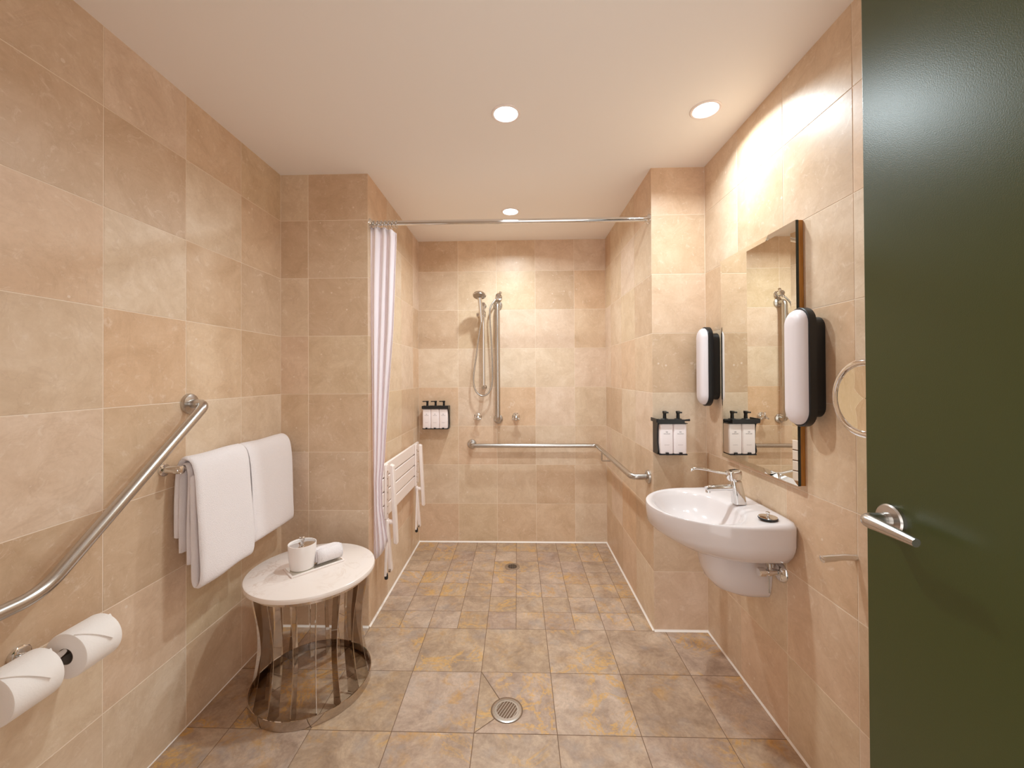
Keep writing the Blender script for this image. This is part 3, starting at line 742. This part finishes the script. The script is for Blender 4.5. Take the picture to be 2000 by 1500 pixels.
G().loft([rrect(hx+axh*h, w1, w2, .011, Vector((1, 0, .16)).normalized(), Vector((0, 1, 0)), 5) for h, w1, w2 in ((0, .018, .016), (.003, .0225, .0195), (.012, .025, .021), (.030, .027, .021), (.036, .026, .020), (.039, .022, .017))]).build('cartridge_head', M['chrome'], t)
l0 = hx+axh*.026+Vector((-.022, 0, 0))
G().tube(spline([l0, l0+Vector((-.040, 0, .006)), l0+Vector((-.085, 0, .016)), l0+Vector((-.124, 0, .021)), l0+Vector((-.140, 0, .016)), l0+Vector((-.144, 0, .010))], 5), [.0062]+[.0046]*25, 12).build('lever', M['chrome'], t)

pz = .7795
t = thing('basin_plug', (.876, 1.447, pz), 'loose chrome basin plug with black rubber rim on the basin edge', 'plug')
G().lathe((.876, 1.447, pz), (0, 0, 1), [(.025, 0), (.030, .003), (.031, .007), (.029, .0085)], 36).build('rubber_rim', M['rubber'], t)
G().lathe((.876, 1.447, pz+.0085), (0, 0, 1), [(.0295, 0), (.029, .002), (.016, .0045), (.004, .005), (.0035, .010), (.0065, .012), (.0070, .017), (.004, .019)], 36).build('cap', M['chrome'], t)

vz = .574; vy_ = 1.492
t = thing('stop_valve', (XR, vy_, vz), 'chrome angle stop valve on the wall under the basin', 'valve')
G().lathe((XR, vy_, vz), (-1, 0, 0), [(.036, 0), (.035, .004), (.027, .012), (.014, .016)], 32).build('rosette', M['chrome'], t)
g = G().lathe((XR-.012, vy_, vz), (-1, 0, 0), [(.0105, 0), (.0105, .020), (.0135, .022), (.0135, .038), (.010, .040), (.009, .050)], 20)
g.build('body', M['chrome'], t)
G().lathe((XR-.060, vy_, vz), (-1, 0, 0), [(.012, 0), (.0165, .002), (.0165, .020), (.013, .023)], 10).build('knob', M['chrome'], t, angle=20)
g = G().lathe((XR-.042, vy_, vz), (0, 0, 1), [(.009, 0), (.009, .020), (.0125, .021), (.0125, .034), (.007, .036)], 12)
g.tube([(XR-.042, vy_, vz+.03), (XR-.042, vy_, vz+.060), (XR-.044, vy_+.006, vz+.092)], .0055, 10)
g.build('supply_pipe', M['steel'], t)
g = G().tube([(XR-.044, vy_, vz-.010), (XR-.044, vy_, vz-.075)], .0028, 8).build('shroud_shadow', M['steel'], t)  # thin rod standing in for the shadow line at the shroud's edge

# ---------------------------------------------------------------- mirror on the right wall
my0, my1, mz0, mz1 = 1.362, 1.858, .919, 1.800; mx = XR-.030
t = thing('wall_mirror', (XR, (my0+my1)/2, mz0), 'tall mirror with a honey coloured timber edge above the basin', 'mirror')
G().box((XR-.0165, my0+.001, mz0), (XR-.0005, my1, mz1)).build('timber_backing', M['wood'], t, bevel=.0015)
bw = .020
A = [(mx+.0040, my0, mz0), (mx+.0040, my1, mz0), (mx+.0040, my1, mz1), (mx+.0040, my0, mz1)]
B = [(mx, my0+bw, mz0+bw), (mx, my1-bw, mz0+bw), (mx, my1-bw, mz1-bw), (mx, my0+bw, mz1-bw)]
G().add(B, [(0, 1, 2, 3)]).build('glass', M['mirror'], t, smooth=False)
g = G().add(A+B, [(0, 1, 5, 4), (1, 2, 6, 5), (2, 3, 7, 6), (3, 0, 4, 7)]); g.build('bevel', M['mirror'], t, smooth=False)
g = G().box((mx+.0042, my0, mz0), (mx+.0134, my1, mz1)); g.build('glass_edge', M['glassedge'], t, smooth=False)

# ---------------------------------------------------------------- wall lights (switched off)
def stadium(c, hw, hz, n=14):
    c = Vector(c); out = []
    for k in range(n+1):
        a = PI*k/n; out.append(c+Vector((0, hw*math.cos(a), hz-hw+hw*math.sin(a))))
    for k in range(n+1):
        a = PI+PI*k/n; out.append(c+Vector((0, hw*math.cos(a), -(hz-hw)+hw*math.sin(a))))
    return out
def sconce(y, z, label):
    t = thing('wall_light', (XR, y, z), label, 'wall light', 'black and white wall lights flanking the mirror')
    G().loft([stadium((XR-h, y, z), w1, h1) for h, w1, h1 in ((.0005, .034, .158), (.034, .034, .158), (.036, .032, .156))]).build('base', M['black'], t)
    G().loft([stadium((XR-h, y, z), w1, h1) for h, w1, h1 in ((.036, .046, .184), (.038, .050, .188), (.058, .050, .188), (.060, .048, .186))]).build('rim', M['black'], t)
    G().loft([stadium((XR-h, y, z), w1, h1) for h, w1, h1 in ((.0601, .0455, .1815), (.066, .0452, .1815), (.074, .042, .177), (.080, .035, .169), (.084, .024, .155), (.0855, .008, .13))]).build('diffuser', M['opal'], t, angle=70)
sconce(1.306, 1.311, 'black and white pill-shaped wall light on the near side of the mirror')
sconce(1.954, 1.327, 'black and white pill-shaped wall light on the far side of the mirror')

# ---------------------------------------------------------------- shaving mirror and hook, half hidden by the door
mc = Vector((.850, 1.012, 1.229)); nx = Vector((-1, -.02, 0)).normalized()
t = thing('shaving_mirror', (XR, 1.0, 1.229), 'round chrome framed shaving mirror half hidden behind the green door', 'mirror')
rr = .088; side = Vector((nx.y, -nx.x, 0)); ring = []
for i in range(49):
    a = 2*PI*i/48; rd = side*math.cos(a)+Vector((0, 0, 1))*math.sin(a)
    ring.append([mc+rd*(rr+.0095*math.cos(b))+nx*.009*math.sin(b) for b in [2*PI*j/10 for j in range(10)]])
G().loft(ring, False, False).build('frame', M['chrome'], t)
G().lathe(mc, nx, [(.001, .0005), (.040, .0012), (.070, .003), (rr-.003, .0045)], 48, False, False).build('glass', M['mirror'], t)
G().lathe(mc, -nx, [(.001, .012), (.06, .010), (rr-.002, .002)], 40, False, False).build('back_shell', M['chrome'], t)
g = G().tube([mc-nx*.010, mc-nx*.05, (XR-.002, 1.0, 1.229)], .008, 12); g.lathe((XR, 1.0, 1.229), (-1, 0, 0), [(.03, 0), (.03, .006), (.02, .012), (.009, .013)], 24).build('arm', M['chrome'], t)

t = thing('robe_hook', (XR, 1.168, .772), 'chrome peg sticking out of the right wall beside the door edge', 'hook')
G().lathe((XR, 1.168, .772), (-1, 0, 0), [(.009, 0), (.009, .004), (.0075, .006), (.0075, .010)], 20).build('wall_plate', M['chrome'], t)
G().tube(spline([(XR-.004, 1.168, .772), (XR-.03, 1.168, .773), (XR-.06, 1.169, .770), (XR-.086, 1.170, .767), (XR-.094, 1.170, .766)], 5), [.009]*10+[.010]*9+[.009, .006], 14).build('peg', M['chrome'], t)
